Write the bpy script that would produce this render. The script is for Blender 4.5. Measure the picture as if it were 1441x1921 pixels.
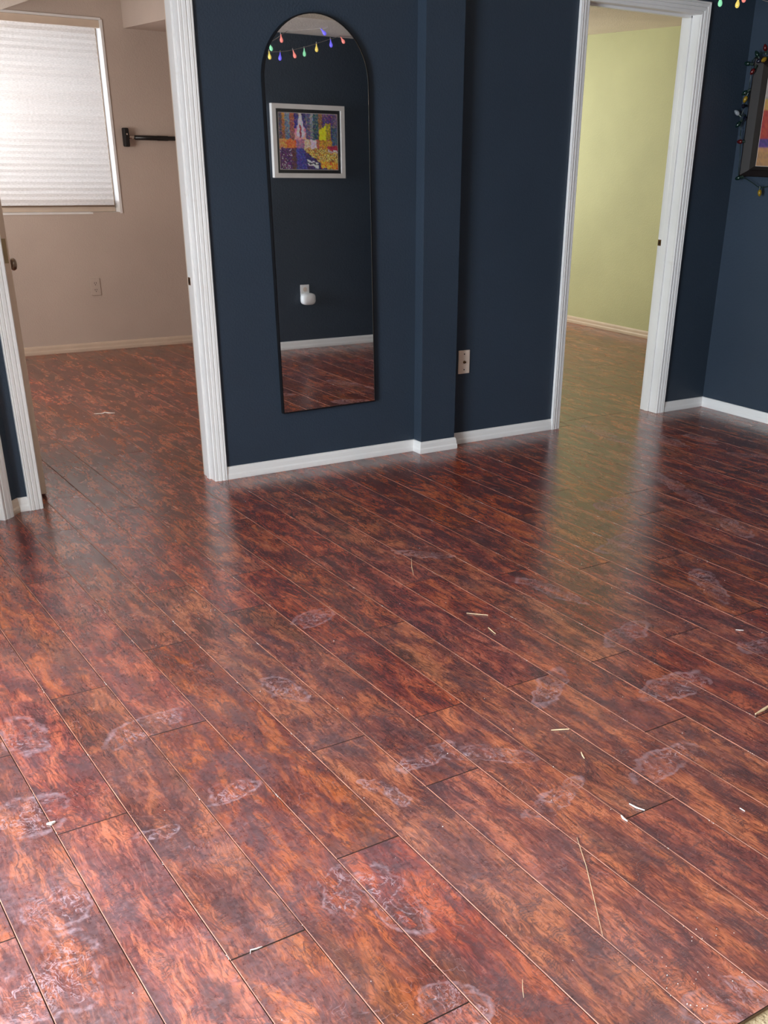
import bpy, bmesh, math, random
import numpy as np
from mathutils import Vector, Matrix

for o in list(bpy.data.objects):
    bpy.data.objects.remove(o)
SC = bpy.context.scene
COL = SC.collection
random.seed(7)
R = math.radians

# ------------------------------------------------------------------ camera
FPX, PX, PY = 1922.656, 835.343, 1250.997          # focal length and optical centre (cropped photo)
yaw, pitch, roll = R(35.08531), R(26.83589), R(1.465705)
cam_d = bpy.data.cameras.new('camera')
cam = bpy.data.objects.new('camera', cam_d); COL.objects.link(cam)
fwd = Vector((math.sin(yaw)*math.cos(pitch), math.cos(yaw)*math.cos(pitch), -math.sin(pitch)))
rgt = Vector((math.cos(yaw), -math.sin(yaw), 0)); up = rgt.cross(fwd)
r2 = math.cos(roll)*rgt + math.sin(roll)*up
u2 = -math.sin(roll)*rgt + math.cos(roll)*up
m = Matrix((r2, u2, -fwd)).transposed().to_4x4(); m.translation = Vector((0, 0, 1.4))
cam.matrix_world = m
cam_d.sensor_fit = 'AUTO'; cam_d.sensor_width = 36
cam_d.lens = FPX/1921*36
cam_d.shift_x = -(PX-720.5)/1921
cam_d.shift_y = (PY-960.5)/1921
cam_d.clip_start = 0.02
SC.camera = cam

# ------------------------------------------------------------------ world, lights, exposure
SC.view_settings.view_transform = 'Standard'
SC.view_settings.look = 'None'
SC.view_settings.gamma = 1
SC.view_settings.use_curve_mapping = False
SC.view_settings.exposure = 0.1
w = bpy.data.worlds.new('sky'); SC.world = w; w.use_nodes = True
bg = w.node_tree.nodes['Background']
bg.inputs[0].default_value = (0.72, 0.84, 1.0, 1); bg.inputs[1].default_value = 1.5

def area(name, loc, target, sx, sy, power, color, spread=180):
    d = bpy.data.lights.new(name, 'AREA'); d.shape = 'RECTANGLE'; d.size = sx; d.size_y = sy
    d.energy = power; d.color = color; d.spread = R(spread)
    o = bpy.data.objects.new(name, d); COL.objects.link(o); o.location = loc
    o.rotation_euler = (Vector(target)-Vector(loc)).to_track_quat('-Z', 'Z').to_euler()
    return o
# daylight through the patio door on the left of the main room (the opening is at x = -2.2)
area('patio_daylight', (-2.35, 1.60, 1.08), (2, 1.80, 0.9), 2.4, 2.0, 440, (0.82, 0.92, 1.0))
# warm ceiling lamp behind the viewer
ld = bpy.data.lights.new('ceiling_lamp', 'POINT'); ld.energy = 40; ld.color = (1.0, 0.80, 0.58); ld.shadow_soft_size = 0.12
lamp = bpy.data.objects.new('ceiling_lamp', ld); COL.objects.link(lamp); lamp.location = (0.5, -0.9, 2.05)
# added lamp outside an invented side window, brightens the wall facing the mirror
area('added_side_light', (-1.45, 3.12, 1.35), (1.6, 1.0, 1.0), 1.2, 1.2, 75, (0.85, 0.93, 1.0))
# daylight outside the bedroom window, behind the shade
area('bedroom_window_daylight', (1.99, 8.60, 1.55), (1.99, 7.9, 1.5), 1.2, 1.15, 12.5, (1.0, 0.97, 0.96))
area('bedroom_shade_hot_spot', (1.55, 8.35, 1.55), (1.55, 7.9, 1.5), 0.30, 0.35, 6, (1.0, 0.98, 0.96))  # added lamp close behind the shade for a bright spot on it
# added lamp, out of sight at the bedroom's left wall, brightens the room
area('bedroom_added_fill', (0.05, 6.2, 1.5), (2.6, 6.9, 2.4), 1.3, 1.1, 60, (1.0, 0.95, 0.90))
# daylight through the window of the green room (on its far wall, out of sight)
area('green_room_daylight', (5.0, 8.68, 1.45), (5.0, 5, 1.2), 1.3, 1.1, 52, (1.0, 0.95, 0.84))

# ------------------------------------------------------------------ node helpers
class NT:
    def __init__(s, tree): s.t = tree
    def n(s, typ, ins=None, **kw):
        nd = s.t.nodes.new(typ)
        for k, v in kw.items(): setattr(nd, k, v)
        if ins:
            for k, v in ins.items():
                sock = nd.inputs[k]
                if isinstance(v, bpy.types.NodeSocket): s.t.links.new(v, sock)
                else: sock.default_value = v
        return nd
    def math(s, op, a, b=0.0, c=None, clamp=False):
        ins = {0: a, 1: b}
        if c is not None: ins[2] = c
        return s.n('ShaderNodeMath', ins, operation=op, use_clamp=clamp).outputs[0]
    def vmath(s, op, a, b=None):
        ins = {0: a}
        if b is not None: ins[1] = b
        return s.n('ShaderNodeVectorMath', ins, operation=op)
    def noise(s, vec, scale, detail=3, rough=0.5, dist=0.0, out=0):
        return s.n('ShaderNodeTexNoise', {'Vector': vec, 'Scale': scale, 'Detail': detail, 'Roughness': rough, 'Distortion': dist}).outputs[out]
    def mapr(s, v, a, b, c=0.0, d=1.0, smooth=False):
        nd = s.n('ShaderNodeMapRange', {0: v, 1: a, 2: b, 3: c, 4: d})
        if smooth: nd.interpolation_type = 'SMOOTHSTEP'
        return nd.outputs[0]
    def scale(s, vec, sc): return s.n('ShaderNodeMapping', {'Vector': vec, 'Scale': sc}).outputs[0]
    def mix(s, f, a, b, mode='MIX'):
        nd = s.n('ShaderNodeMix', data_type='RGBA', blend_type=mode)
        for i, v in ((0, f), (6, a), (7, b)):
            if isinstance(v, bpy.types.NodeSocket): s.t.links.new(v, nd.inputs[i])
            else: nd.inputs[i].default_value = v
        return nd.outputs[2]
    def ramp(s, f, pts):
        nd = s.n('ShaderNodeValToRGB', {0: f}); e = nd.color_ramp.elements
        e[0].position, e[0].color = pts[0]; e[1].position, e[1].color = pts[-1]
        for p, c in pts[1:-1]:
            x = e.new(p); x.color = c
        return nd.outputs[0]

def lin(r, g, b):
    f = lambda c: (c/255/12.92) if c/255 <= 0.04045 else ((c/255+0.055)/1.055)**2.4
    return (f(r), f(g), f(b), 1)

def mat(name):
    m = bpy.data.materials.new(name); m.use_nodes = True
    nt = NT(m.node_tree); b = m.node_tree.nodes['Principled BSDF']
    return m, nt, b

def simple(name, col, rough=0.5, metal=0.0, bump=0.0, bscale=200, spec=0.5, var=0.04):
    m, nt, b = mat(name)
    tc = nt.n('ShaderNodeTexCoord').outputs['Object']
    nz = nt.noise(tc, 9, 3)
    c = nt.mix(nt.mapr(nz, 0.3, 0.7, 0, 1), tuple(x*(1-var) for x in col[:3])+(1,), tuple(min(1, x*(1+var)) for x in col[:3])+(1,))
    m.node_tree.links.new(c, b.inputs['Base Color'])
    b.inputs['Roughness'].default_value = rough; b.inputs['Metallic'].default_value = metal
    b.inputs['Specular IOR Level'].default_value = spec
    if bump:
        h = nt.noise(tc, bscale, 2)
        bn = nt.n('ShaderNodeBump', {'Strength': bump, 'Distance': 0.001, 'Height': h}).outputs[0]
        m.node_tree.links.new(bn, b.inputs['Normal'])
    return m

def wallpaint(name, col, rough=0.55, bump=0.5, chips=False, spec=0.4, scuff=None):
    m, nt, b = mat(name)
    pos = nt.n('ShaderNodeNewGeometry').outputs['Position']
    big = nt.noise(pos, 1.6, 3)
    c = nt.mix(nt.mapr(big, 0.3, 0.7), tuple(x*0.93 for x in col[:3])+(1,), tuple(x*1.07 for x in col[:3])+(1,))
    if scuff:
        s = nt.noise(nt.scale(pos, (6, 6, 14)), 1.0, 4, 0.6)
        c = nt.mix(nt.mapr(s, 0.66, 0.78, 0, 0.25), c, scuff)
    m.node_tree.links.new(c, b.inputs['Base Color'])
    b.inputs['Roughness'].default_value = rough; b.inputs['Specular IOR Level'].default_value = spec
    a = nt.noise(pos, 105, 2, 0.5); a2 = nt.noise(pos, 260, 2, 0.5)
    h = nt.math('ADD', nt.mapr(a, 0.42, 0.62), nt.math('MULTIPLY', a2, 0.5))
    bn = nt.n('ShaderNodeBump', {'Strength': bump, 'Distance': 0.0012, 'Height': h}).outputs[0]
    m.node_tree.links.new(bn, b.inputs['Normal'])
    return m

M = {}
M['navy'] = wallpaint('navy_wall_paint', lin(46, 58, 72), 0.5, 0.34)
M['beige'] = wallpaint('beige_wall_paint', lin(196, 182, 172), 0.7, 0.35)
M['green'] = wallpaint('pale_green_wall_paint', lin(196, 200, 160), 0.7, 0.35)
M['ceiling'] = wallpaint('ceiling_texture_paint', lin(222, 212, 200), 0.85, 0.9)
M['white'] = wallpaint('white_gloss_trim_paint', lin(232, 231, 230), 0.35, 0.02, scuff=lin(196, 180, 164))
M['beigetrim'] = simple('beige_trim_paint', lin(214, 196, 178), 0.45)
M['plate'] = simple('ivory_plastic', lin(222, 205, 192), 0.4)
M['whiteplastic'] = simple('white_plastic', lin(236, 236, 236), 0.35)
M['black'] = simple('black_metal', lin(14, 13, 15), 0.35)
M['rubber'] = simple('black_rubber', lin(18, 15, 17), 0.6)
M['rail'] = simple('taupe_shade_rail', lin(120, 100, 84), 0.6)
M['dark'] = simple('dark_recess', lin(22, 14, 10), 0.8)
M['chrome'] = simple('chrome_steel', lin(190, 185, 178), 0.25, 1.0)
M['nickel'] = simple('worn_nickel', lin(150, 138, 126), 0.28, 1.0)
M['brass'] = simple('aged_brass', lin(120, 92, 60), 0.4, 1.0)
M['hinge'] = simple('painted_over_hinge_metal', lin(150, 132, 100), 0.4, 0.3)
M['splinter'] = simple('pale_splinter_wood', lin(226, 198, 160), 0.7)
M['plaster'] = simple('white_plaster_crumb', lin(232, 226, 222), 0.8)
M['subfloor'] = wallpaint('dusty_beige_subfloor', lin(188, 172, 142), 0.9, 1.0, scuff=lin(120, 104, 80))
M['core'] = simple('laminate_core_board', lin(120, 100, 82), 0.8)
M['frameblack'] = simple('black_lacquered_frame', lin(30, 24, 23), 0.32)
M['whiteframe'] = simple('white_painted_frame', lin(232, 228, 224), 0.4)
M['silver'] = simple('picture_lip_silver', lin(220, 212, 205), 0.35)
M['cord'] = simple('clear_string_wire', lin(150, 140, 132), 0.4)
M['greencord'] = simple('dark_green_string_wire', lin(14, 34, 26), 0.45)

mm, nt, b = mat('mirror_glass')
b.inputs['Metallic'].default_value = 1; b.inputs['Roughness'].default_value = 0.012
pos = nt.n('ShaderNodeNewGeometry').outputs['Position']
sm = nt.noise(nt.scale(pos, (4, 4, 9)), 1.0, 4, 0.6)
mm.node_tree.links.new(nt.mix(nt.mapr(sm, 0.35, 0.7), (0.93, 0.93, 0.93, 1), (0.87, 0.87, 0.87, 1)), b.inputs['Base Color'])
M['mirror'] = mm

mm, nt, b = mat('shade_fabric')
out = mm.node_tree.nodes['Material Output']
tc = nt.n('ShaderNodeTexCoord').outputs['Object']
nz = nt.noise(nt.scale(tc, (60, 1, 300)), 1.0, 3)
c = nt.mix(nt.mapr(nz, 0.3, 0.7), lin(212, 204, 198), lin(238, 230, 226))
dif = nt.n('ShaderNodeBsdfDiffuse', {'Color': c}).outputs[0]
tr = nt.n('ShaderNodeBsdfTranslucent', {'Color': c}).outputs[0]
mx = nt.n('ShaderNodeMixShader', {0: 0.6, 1: dif, 2: tr}).outputs[0]
mm.node_tree.links.new(mx, out.inputs[0]); M['shade'] = mm

mm, nt, b = mat('window_glass')
b.inputs['Transmission Weight'].default_value = 1; b.inputs['Roughness'].default_value = 0.0; b.inputs['IOR'].default_value = 1.45
b.inputs['Base Color'].default_value = (0.96, 0.98, 0.98, 1); M['glass'] = mm

def bulb_mat(name, col, emit, trans=0.6):
    m, nt, b = mat(name)
    b.inputs['Base Color'].default_value = col; b.inputs['Roughness'].default_value = 0.08
    b.inputs['Transmission Weight'].default_value = trans
    b.inputs['Emission Color'].default_value = col; b.inputs['Emission Strength'].default_value = emit
    return m
for nm, c in dict(red=lin(226, 136, 126), green=lin(140, 212, 170), yellow=lin(222, 200, 104), blue=lin(118, 108, 232)).items():
    M['lit_'+nm] = bulb_mat('lit_%s_bulb' % nm, c, 0.55, 0.15)
for nm, c in dict(red=lin(84, 14, 16), green=lin(10, 40, 34), yellow=lin(150, 118, 24), blue=lin(12, 18, 38), clear=lin(150, 156, 162)).items():
    M['dim_'+nm] = bulb_mat('unlit_%s_glass_bulb' % nm, c, 0.0, 0.25)

def print_mat(name):
    m, nt, b = mat(name)
    a = nt.n('ShaderNodeAttribute', attribute_name='print').outputs['Color']
    m.node_tree.links.new(a, b.inputs['Base Color']); b.inputs['Roughness'].default_value = 0.35
    return m
M['print'] = print_mat('printed_canvas')

# ---- dust smudges: footprints and chalky scuffs lying on the boards (world position, metres)
SMUDGE = [  # x0, y0, x1, y1 (ends of the mark), half width
 (0.594,2.348,0.812,2.427,.055),(2.125,2.114,2.33,2.18,.05),(2.229,2.70,2.275,2.42,.035),(2.682,2.765,2.914,2.843,.045),
 (1.973,1.791,2.213,1.82,.06),(1.681,1.918,1.864,2.078,.045),(1.334,1.522,1.517,1.569,.035),(1.661,1.492,1.874,1.54,.055),
 (0.85,1.583,0.774,1.447,.035),(0.899,1.56,0.893,1.332,.05),(1.075,1.85,1.109,1.732,.025),(0.723,1.978,0.843,1.983,.045),
 (1.185,1.853,1.335,1.88,.04),(1.366,2.772,1.485,2.827,.05),(2.0,3.173,2.13,3.03,.035),(3.047,3.167,3.226,3.24,.06),
 (3.408,2.786,3.327,2.597,.05),(2.859,2.425,2.709,2.159,.05),(3.666,3.481,3.452,2.886,.04),(0.269,2.116,0.405,2.18,.09),
 (0.265,1.834,0.337,1.749,.06),(0.142,1.58,0.258,1.552,.09),(0.516,1.91,0.594,1.92,.03),(1.32,1.858,1.492,1.719,.04),
 (0.783,1.147,0.872,1.104,.05),(1.176,0.875,1.325,0.841,.05),(2.484,1.869,2.6,1.818,.05),(0.429,2.616,0.421,2.427,.06),
 (4.376,3.926,4.375,3.727,.05),(4.267,3.537,4.399,3.378,.04),(1.091,2.457,1.138,2.313,.05),(4.206,4.09,4.161,3.72,.05),
 (3.996,4.348,3.935,3.975,.05),(0.30,1.70,0.26,1.50,.05)]
def smudge_group():
    g = bpy.data.node_groups.new('floor_dust', 'ShaderNodeTree')
    g.interface.new_socket('Vector', in_out='INPUT', socket_type='NodeSocketVector')
    g.interface.new_socket('Fac', in_out='OUTPUT', socket_type='NodeSocketFloat')
    nt = NT(g); gi = nt.n('NodeGroupInput'); go = nt.n('NodeGroupOutput')
    p = gi.outputs[0]
    wn = nt.noise(p, 9.0, 3, 0.6, out=1)
    wv = nt.vmath('SUBTRACT', wn, (0.5, 0.5, 0.5)).outputs[0]
    wv = nt.n('ShaderNodeVectorMath', {0: wv, 3: 0.10}, operation='SCALE').outputs[0]
    pw = nt.vmath('ADD', p, wv).outputs[0]
    d = None
    for (x0, y0, x1, y1, hw) in SMUDGE:
        hl = math.hypot(x1-x0, y1-y0)/2*1.1+0.02
        mp = nt.n('ShaderNodeMapping', {'Vector': pw, 'Location': ((x0+x1)/2, (y0+y1)/2, 0), 'Rotation': (0, 0, math.atan2(y1-y0, x1-x0)), 'Scale': (hl, hw*1.05, 1)}, vector_type='TEXTURE')
        L = nt.vmath('LENGTH', mp.outputs[0]).outputs['Value']
        d = L if d is None else nt.math('MINIMUM', d, L)
    brk = nt.mapr(nt.noise(p, 13, 3, 0.6), 0.34, 0.56, 0, 1, True)
    ring = nt.math('MULTIPLY', nt.mapr(d, 0.70, 0.87, 0, 1, True), nt.mapr(d, 0.88, 1.02, 1, 0, True))
    fill = nt.mapr(d, 0.55, 1.15, 1.0, 0, True)
    wisp = nt.noise(nt.scale(pw, (1, 0.75, 1)), 21, 5, 0.62, 1.4)
    ridge = nt.mapr(nt.math('ABSOLUTE', nt.math('SUBTRACT', wisp, 0.5)), 0.0, 0.022, 1, 0)
    grain = nt.mapr(nt.noise(p, 75, 5, 0.7), 0.36, 0.72)
    a = nt.math('MULTIPLY', nt.math('MULTIPLY', ring, brk), nt.math('ADD', 0.16, nt.math('MULTIPLY', grain, 0.90)))
    b1 = nt.math('MULTIPLY', nt.math('MULTIPLY', ridge, nt.math('ADD', brk, 0.15)), 0.95)
    bb = nt.math('MULTIPLY', fill, nt.math('ADD', b1, nt.math('MULTIPLY', grain, 0.27)))
    s = nt.math('MAXIMUM', a, bb)
    # thin film of dust plus painted haze, stronger towards the near left, with swirl lines
    sep = nt.n('ShaderNodeSeparateXYZ', {0: p})
    near = nt.math('MULTIPLY', nt.mapr(sep.outputs[0], 0.1, 1.5, 1, 0.30), nt.mapr(sep.outputs[1], 1.6, 4.2, 1, 0.12))
    film = nt.mapr(nt.noise(pw, 3.0, 6, 0.65), 0.34, 0.78)
    curl = nt.noise(pw, 5.5, 3, 0.5, 2.2)
    curl = nt.mapr(nt.math('ABSOLUTE', nt.math('SUBTRACT', curl, 0.52)), 0.0, 0.006, 1, 0)
    curl = nt.math('MULTIPLY', curl, nt.mapr(nt.noise(p, 4.0, 2), 0.46, 0.60))
    f2 = nt.math('MULTIPLY', near, nt.math('ADD', nt.math('MULTIPLY', film, nt.math('ADD', 0.24, nt.math('MULTIPLY', grain, 0.65))), nt.math('MULTIPLY', curl, 0.5)))
    s = nt.math('MAXIMUM', s, f2, clamp=True)
    g.links.new(s, go.inputs[0])
    return g
DUST = smudge_group()

def wood():
    m, nt, b = mat('cherry_laminate_board')
    tcn = nt.n('ShaderNodeTexCoord'); tc = tcn.outputs['Object']
    rnd = nt.n('ShaderNodeObjectInfo').outputs['Random']
    cx = nt.n('ShaderNodeCombineXYZ', {0: nt.math('MULTIPLY', rnd, 173.0), 1: nt.math('MULTIPLY', rnd, 391.0), 2: 0.0}).outputs[0]
    p = nt.vmath('ADD', tc, cx).outputs[0]
    # swirl warp of the grain
    wn = nt.noise(nt.scale(p, (10, 4.0, 1)), 1.0, 3, 0.55, out=1)
    wv = nt.vmath('SUBTRACT', wn, (0.5, 0.5, 0.5)).outputs[0]
    wv = nt.vmath('MULTIPLY', wv, (0.052, 0.14, 0)).outputs[0]
    pw = nt.vmath('ADD', p, wv).outputs[0]
    # tone clouds, orange heart and red-brown
    cl = nt.noise(nt.scale(pw, (17, 5.0, 1)), 1.0, 5, 0.62, 0.5)
    col = nt.ramp(cl, [(0.32, lin(88, 50, 50)), (0.43, lin(118, 61, 54)), (0.49, lin(140, 72, 57)), (0.54, lin(166, 88, 61)), (0.60, lin(188, 106, 72))])
    tan = nt.noise(nt.scale(pw, (6, 1.8, 1)), 1.0, 3, 0.5)
    col = nt.mix(nt.mapr(tan, 0.56, 0.70, 0, 0.5), col, lin(136, 92, 64))
    # fine short strokes along the board
    g1 = nt.noise(nt.scale(pw, (190, 34, 1)), 1.0, 5, 0.66, 0.8)
    col = nt.mix(nt.mapr(g1, 0.50, 0.59, 0, 0.66), col, lin(70, 34, 34))
    col = nt.mix(nt.mapr(g1, 0.38, 0.46, 0.26, 0), col, lin(204, 130, 104))
    g3 = nt.noise(nt.scale(pw, (60, 6, 1)), 1.0, 4, 0.6)
    col = nt.mix(nt.mapr(g3, 0.52, 0.62, 0, 0.58), col, lin(78, 40, 38))
    # curly contour lines of the figure
    fig = nt.noise(nt.scale(pw, (9, 2.6, 1)), 1.0, 2, 0.45, 0.8)
    fr_ = nt.math('FRACT', nt.math('MULTIPLY', fig, 32.0))
    rings = nt.math('MULTIPLY', nt.mapr(fr_, 0.0, 0.28, 1, 0), nt.mapr(nt.noise(nt.scale(p, (8, 3.4, 1)), 1.0, 3, 0.6), 0.38, 0.52))
    rings = nt.math('MULTIPLY', rings, nt.mapr(nt.noise(nt.scale(pw, (70, 60, 1)), 1.0, 2), 0.3, 0.6, 0.6, 1))
    col = nt.mix(nt.math('MULTIPLY', rings, 0.8), col, lin(60, 32, 32))
    # dark burl clouds with cross ripple
    bu = nt.noise(nt.scale(pw, (12, 6, 1)), 1.0, 6, 0.72, 0.9)
    bm_ = nt.mapr(bu, 0.53, 0.585, 0, 1, True)
    rp = nt.n('ShaderNodeTexWave', {'Vector': nt.scale(pw, (0.35, 1, 1)), 'Scale': 44.0, 'Distortion': 7.0, 'Detail': 3.0, 'Detail Scale': 1.5}, wave_type='BANDS', bands_direction='Y').outputs['Fac']
    bm2 = nt.math('MULTIPLY', bm_, nt.mapr(rp, 0.1, 0.9, 1.0, 0.35))
    col = nt.mix(nt.math('MULTIPLY', bm2, 0.72), col, lin(70, 48, 52))
    # a few small knots
    vo = nt.n('ShaderNodeTexVoronoi', {'Vector': nt.scale(pw, (3.0, 1.5, 1)), 'Scale': 1.0, 'Randomness': 1.0}, voronoi_dimensions='2D')
    kmask = nt.mapr(nt.n('ShaderNodeSeparateXYZ', {0: vo.outputs['Color']}).outputs[0], 0.80, 0.82)
    vd = nt.math('ADD', vo.outputs['Distance'], nt.mapr(nt.noise(p, 40, 3), 0.3, 0.7, -0.02, 0.02))
    kn = nt.math('MULTIPLY', nt.mapr(vd, 0.024, 0.040), nt.mapr(vd, 0.045, 0.11, 1, 0))
    col = nt.mix(nt.math('MULTIPLY', nt.math('MULTIPLY', kn, kmask), 0.8), col, lin(70, 44, 42))
    # board-to-board tone
    hsv = nt.n('ShaderNodeHueSaturation', {'Hue': nt.mapr(rnd, 0, 1, 0.493, 0.504), 'Saturation': nt.mapr(nt.math('FRACT', nt.math('MULTIPLY', rnd, 7.3)), 0, 1, 0.96, 1.08), 'Value': nt.mapr(nt.math('FRACT', nt.math('MULTIPLY', rnd, 13.7)), 0, 1, 0.82, 1.14), 'Color': col})
    col = hsv.outputs[0]
    # darker band along the left side of every board
    sp = nt.n('ShaderNodeSeparateXYZ', {0: tc})
    en = nt.mapr(nt.noise(nt.scale(p, (1, 14, 1)), 1.0, 3), 0.3, 0.7, 0.3, 1.0)
    ed = nt.math('MULTIPLY', nt.mapr(sp.outputs[0], -0.0805, -0.066, 0.75, 0, True), en)
    col = nt.mix(ed, col, lin(58, 32, 34))
    # dust
    pos = nt.n('ShaderNodeNewGeometry').outputs['Position']
    gg = nt.n('ShaderNodeGroup'); gg.node_tree = DUST; nt.t.links.new(pos, gg.inputs[0])
    dust = gg.outputs[0]
    col = nt.mix(nt.math('MULTIPLY', dust, 0.60), col, lin(198, 172, 184))
    m.node_tree.links.new(col, b.inputs['Base Color'])
    rr = nt.math('ADD', nt.mapr(nt.noise(nt.scale(p, (30, 6, 1)), 1.0, 3), 0.3, 0.7, 0.20, 0.28), nt.math('MULTIPLY', dust, 0.35), clamp=True)
    m.node_tree.links.new(rr, b.inputs['Roughness'])
    b.inputs['Specular IOR Level'].default_value = 1.0; b.inputs['IOR'].default_value = 1.54
    h = nt.math('ADD', nt.math('MULTIPLY', rings, 0.35), nt.math('MULTIPLY', nt.math('MULTIPLY', bm_, rp), 0.35))
    h = nt.math('ADD', h, nt.math('MULTIPLY', g3, 0.25))
    bn = nt.n('ShaderNodeBump', {'Strength': 0.22, 'Distance': 0.0005, 'Height': h}, invert=True).outputs[0]
    m.node_tree.links.new(bn, b.inputs['Normal'])
    return m
M['wood'] = wood()
M['edge_light'] = simple('lit_side_board_edge', lin(172, 114, 94), 0.5, var=0.5)  # board edge facing the light, its brightness put into the colour
M['edge_dark'] = simple('dark_board_edge', lin(48, 26, 26), 0.6)

# ------------------------------------------------------------------ mesh helpers
def mesh_obj(name, verts, faces, mats, parent=None, fm=None, smooth=False):
    me = bpy.data.meshes.new(name); me.from_pydata([tuple(v) for v in verts], [], faces)
    for q in (mats if isinstance(mats, (list, tuple)) else [mats]): me.materials.append(q)
    if fm: me.polygons.foreach_set('material_index', fm)
    if smooth: me.polygons.foreach_set('use_smooth', [True]*len(me.polygons))
    me.update()
    o = bpy.data.objects.new(name, me); COL.objects.link(o)
    if parent: o.parent = parent
    return o
class MB:
    def __init__(s): s.v = []; s.f = []; s.m = []
    def box(s, x0, y0, z0, x1, y1, z1, m=0):
        n = len(s.v)
        s.v += [(x0,y0,z0),(x1,y0,z0),(x1,y1,z0),(x0,y1,z0),(x0,y0,z1),(x1,y0,z1),(x1,y1,z1),(x0,y1,z1)]
        s.f += [tuple(n+i for i in q) for q in ((3,2,1,0),(4,5,6,7),(0,1,5,4),(1,2,6,5),(2,3,7,6),(3,0,4,7))]; s.m += [m]*6
        return s
    def prism(s, poly, d, m=0):
        """poly: 3D points of one face; d: extrusion vector"""
        n = len(s.v); k = len(poly); d = Vector(d)
        s.v += [tuple(Vector(p)) for p in poly]+[tuple(Vector(p)+d) for p in poly]
        s.f += [tuple(n+i for i in reversed(range(k))), tuple(n+k+i for i in range(k))]
        s.f += [(n+i, n+(i+1) % k, n+k+(i+1) % k, n+k+i) for i in range(k)]; s.m += [m]*(k+2)
        return s
    def loft(s, A, B, m=0, caps=True):
        n = len(s.v); k = len(A); s.v += [tuple(p) for p in A]+[tuple(p) for p in B]
        s.f += [(n+i, n+(i+1) % k, n+k+(i+1) % k, n+k+i) for i in range(k)]; s.m += [m]*k
        if caps:
            s.f += [tuple(n+i for i in reversed(range(k))), tuple(n+k+i for i in range(k))]; s.m += [m]*2
        return s
    def rev(s, prof, origin, axis, seg=16, m=0):
        """prof: (radius, distance along axis)"""
        a = Vector(axis).normalized(); u = a.orthogonal().normalized(); v = a.cross(u); o = Vector(origin); n = len(s.v)
        for r, t in prof:
            for i in range(seg):
                an = 2*math.pi*i/seg
                s.v.append(tuple(o+a*t+(u*math.cos(an)+v*math.sin(an))*max(r, 1e-5)))
        for j in range(len(prof)-1):
            for i in range(seg):
                s.f.append((n+j*seg+i, n+j*seg+(i+1) % seg, n+(j+1)*seg+(i+1) % seg, n+(j+1)*seg+i)); s.m.append(m)
        s.f.append(tuple(n+i for i in reversed(range(seg)))); s.m.append(m)
        e = n+(len(prof)-1)*seg; s.f.append(tuple(e+i for i in range(seg))); s.m.append(m)
        return s
    def tube(s, pts, r, seg=6, m=0):
        pts = [Vector(p) for p in pts]; n = len(s.v)
        for i, p in enumerate(pts):
            t = (pts[min(i+1, len(pts)-1)]-pts[max(i-1, 0)]).normalized()
            u = t.cross(Vector((0, 0, 1)))
            if u.length < 0.05: u = t.cross(Vector((0, 1, 0)))
            u.normalize(); v = t.cross(u)
            for k in range(seg):
                an = 2*math.pi*k/seg; s.v.append(tuple(p+(u*math.cos(an)+v*math.sin(an))*r))
        for i in range(len(pts)-1):
            for k in range(seg):
                s.f.append((n+i*seg+k, n+i*seg+(k+1) % seg, n+(i+1)*seg+(k+1) % seg, n+(i+1)*seg+k)); s.m.append(m)
        s.f.append(tuple(n+k for k in reversed(range(seg)))); e = n+(len(pts)-1)*seg
        s.f.append(tuple(e+k for k in range(seg))); s.m += [m]*2
        return s
    def build(s, name, mats, parent=None, smooth=False, bevel=0, loc=None):
        """vertices are world coordinates; origin goes to loc (or the parent's place)"""
        base = Vector(parent.location) if parent and not loc else (Vector(loc) if loc else Vector((0, 0, 0)))
        o = mesh_obj(name, [Vector(p)-base for p in s.v], s.f, mats, None, s.m, smooth)
        bm = bmesh.new(); bm.from_mesh(o.data); bmesh.ops.recalc_face_normals(bm, faces=bm.faces)
        if bevel:
            es = [e for e in bm.edges if len(e.link_faces) == 2 and e.calc_face_angle(0) > 0.6]
            bmesh.ops.bevel(bm, geom=es, offset=bevel, segments=2, affect='EDGES', profile=0.5)
        bm.to_mesh(o.data); bm.free()
        if parent:
            o.parent = parent
            if loc: o.location = Vector(loc)-Vector(parent.location)
        else: o.location = base
        return o
def empty(name, loc, **kw):
    o = bpy.data.objects.new(name, None); COL.objects.link(o); o.location = loc; o.empty_display_size = 0.1
    return tag(o, **kw)
def tag(o, label=None, cat=None, group=None, kind=None):
    if label: o['label'] = label
    if cat: o['category'] = cat
    if group: o['group'] = group
    if kind: o['kind'] = kind
    return o
def struct(mb, name, mats, label=None, **kw):
    return tag(mb.build(name, mats, **kw), label=label, kind='structure')

# ------------------------------------------------------------------ room shell
YW, YB = 4.40, 4.52            # dark back wall: front and rear face
CH, CH2 = 2.26, 2.40           # ceiling heights
LX0, LX1, RX0, RX1, DH = 0.985, 1.760, 3.830, 4.592, 2.043
def pierced(mb, x0, x1, y0, y1, z1, holes):
    xs = x0
    for a, b_, zb, zt in holes:
        if a > xs: mb.box(xs, y0, 0, a, y1, z1)
        mb.box(a, y0, zt, b_, y1, z1)
        if zb > 0: mb.box(a, y0, 0, b_, y1, zb)
        xs = b_
    if xs < x1: mb.box(xs, y0, 0, x1, y1, z1)
struct_lab = 'back'
mb = MB(); pierced(mb, 0.885, 5.1, YW, 4.46, 2.5, [(LX0-.012, LX1+.012, 0, DH+.012), (RX0-.012, RX1+.012, 0, DH+.012)])
struct(mb, 'wall_back', M['navy'], 'dark navy textured wall with two white-trimmed doorways')
mb = MB(); mb.box(2.857, 4.332, 0, 3.062, YW, CH)
struct(mb, 'wall_column', M['navy'], 'narrow dark navy boxed column standing out of the back wall')
mb = MB(); mb.box(4.996, 1.30, 0, 5.10, 4.40, 2.5)
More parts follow.
